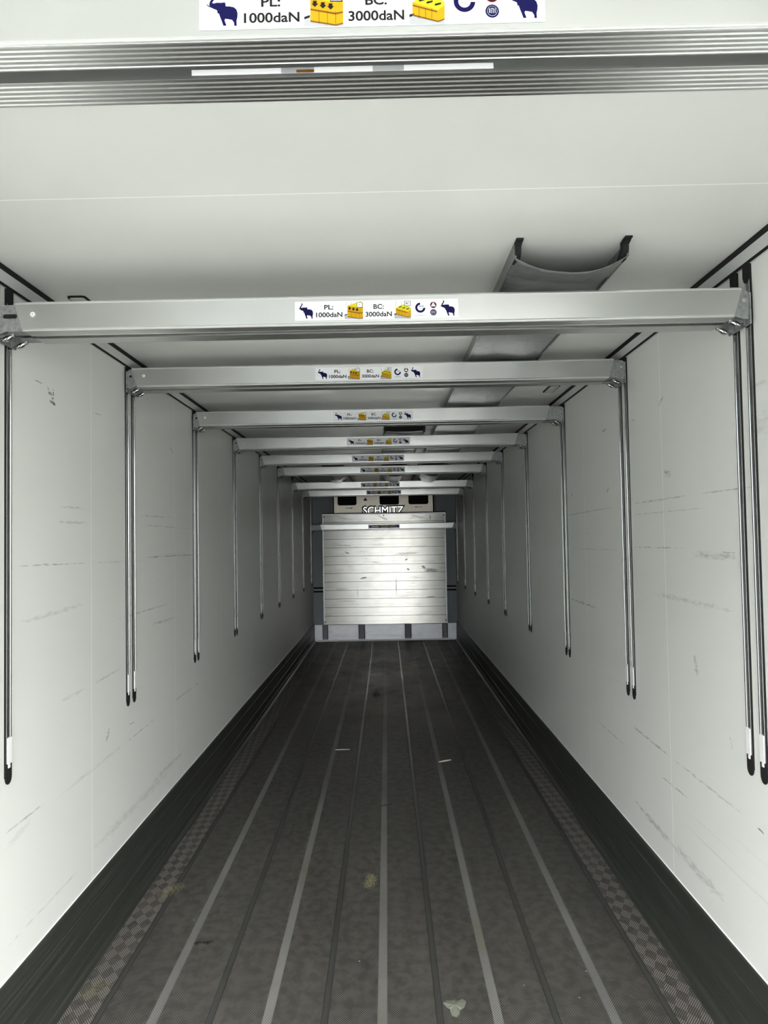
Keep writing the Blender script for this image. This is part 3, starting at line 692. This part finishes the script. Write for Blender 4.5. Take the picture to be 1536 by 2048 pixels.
# kick panel at the foot of the front wall
t = thing('kick_panel', 'silver panel with four upright grey channels at the foot of the bulkhead', 'kick panel', (0, 12.775, 0))
b = MB(); b.box(-1.208, 1.208, 0, .040, .004, .288, M['alu_kick'])
for z in (.098, .262): b.box(-1.208, 1.208, -.0012, .0002, z, z+.003, M['l_grey'])
b.build('panel', t)
b = MB(); b.prism([(-.006, .006), (-.006, .022), (0, .030), (.002, .004)], 'x', -1.208, 1.208, M['plastic']); b.build('bottom_edge', t)
for x0, x1 in ((-1.076, -.982), (-.461, -.350), (.331, .442), (.969, 1.063)):
    b = MB(); b.box(x0+.010, x1-.010, -.004, .0005, .046, .283, M['greywall'])
    for x in (x0, x1-.010): b.box(x, x+.010, -.012, .0005, .040, .286, M['black'])
    b.box(x0, x1, -.012, .0005, .036, .044, M['l_grey']); b.build('channel', t)
    for x in (x0-.020, x1+.004):
        s_ = MB(); s_.box(x, x+.016, -.002, .0005, .044, .284, M['alu_kick'])
        for k in range(9): s_.cyl((x+.008, .058+k*.0265), .004, 'y', -.003, -.0015, M['l_black'], 8)
        s_.build('perforated_strip', t)

# short horizontal rails either side of the bulkhead
for sg, nm in ((-1, 'left'), (1, 'right')):
    t = thing('wall_guide', 'short horizontal black and silver rail on the grey front wall, %s of the bulkhead' % nm, 'rail', (sg*1.14, BACK, .885), 'short rails beside the bulkhead')
    b = MB(); b.box(-.085, .085, -.010, -.0005, -.046, .046, M['black']); b.build('base', t)
    b = MB(); b.box(-.085, .085, -.016, -.009, -.013, .013, M['galv']); b.build('strip', t)

# ================================================================== LITTER ON THE FLOOR
random.seed(5)
b = MB(); pts = []
for k in range(16):
    a = 2*math.pi*k/16; r = .030+.012*math.sin(3*a)+.008*random.random(); pts.append((r*math.cos(a)*1.0, r*math.sin(a)*1.25, .002+.007*random.random()))
b.add([(0, 0, .010)]+pts, [(0, k+1, (k+1) % 16+1) for k in range(16)], M['paper']); b.add([(x, y, .0006) for x, y, z in pts], [tuple(range(16))], M['paper'])
b.add([(p[0], p[1], .0006) for p in pts]+pts, [(k, (k+1) % 16, 16+(k+1) % 16, 16+k) for k in range(16)], M['paper'])
tag(b.build('paper_scrap', None, (.270, 2.842, 0)), 'crumpled greenish grey scrap of paper on the floor near the bottom edge', 'litter')
b = MB(); b.tube([(-.05, -.02, .004), (0, 0, .006), (.05, .03, .004)], [.004, .007, .003], M['straw'], 6)
tag(b.build('wood_splinter', None, (.472, 5.894, 0)), 'pale splinter on the dark floor right of the centre strip', 'litter')
b = MB(); b.tube([(-.06, 0, .003), (0, .004, .004), (.06, .004, .003)], [.003, .004, .003], M['straw'], 6)
tag(b.build('straw_stalk', None, (-.351, 6.247, 0)), 'thin pale stalk lying crosswise on the floor left of the centre strip', 'litter')
b = MB()
for k in range(6):
    a = k*1.05; b.add([(0, 0, .004), (.035*math.cos(a-.35), .06*math.sin(a-.35), .012), (.05*math.cos(a), .09*math.sin(a), .003+.01*(k % 2)), (.035*math.cos(a+.35), .06*math.sin(a+.35), .010)], [(0, 1, 2, 3)], M['leaf'])
tag(b.build('dry_leaf', None, (-.103, 8.402, 0)), 'small brown leaf on the worn far part of the floor', 'litter')
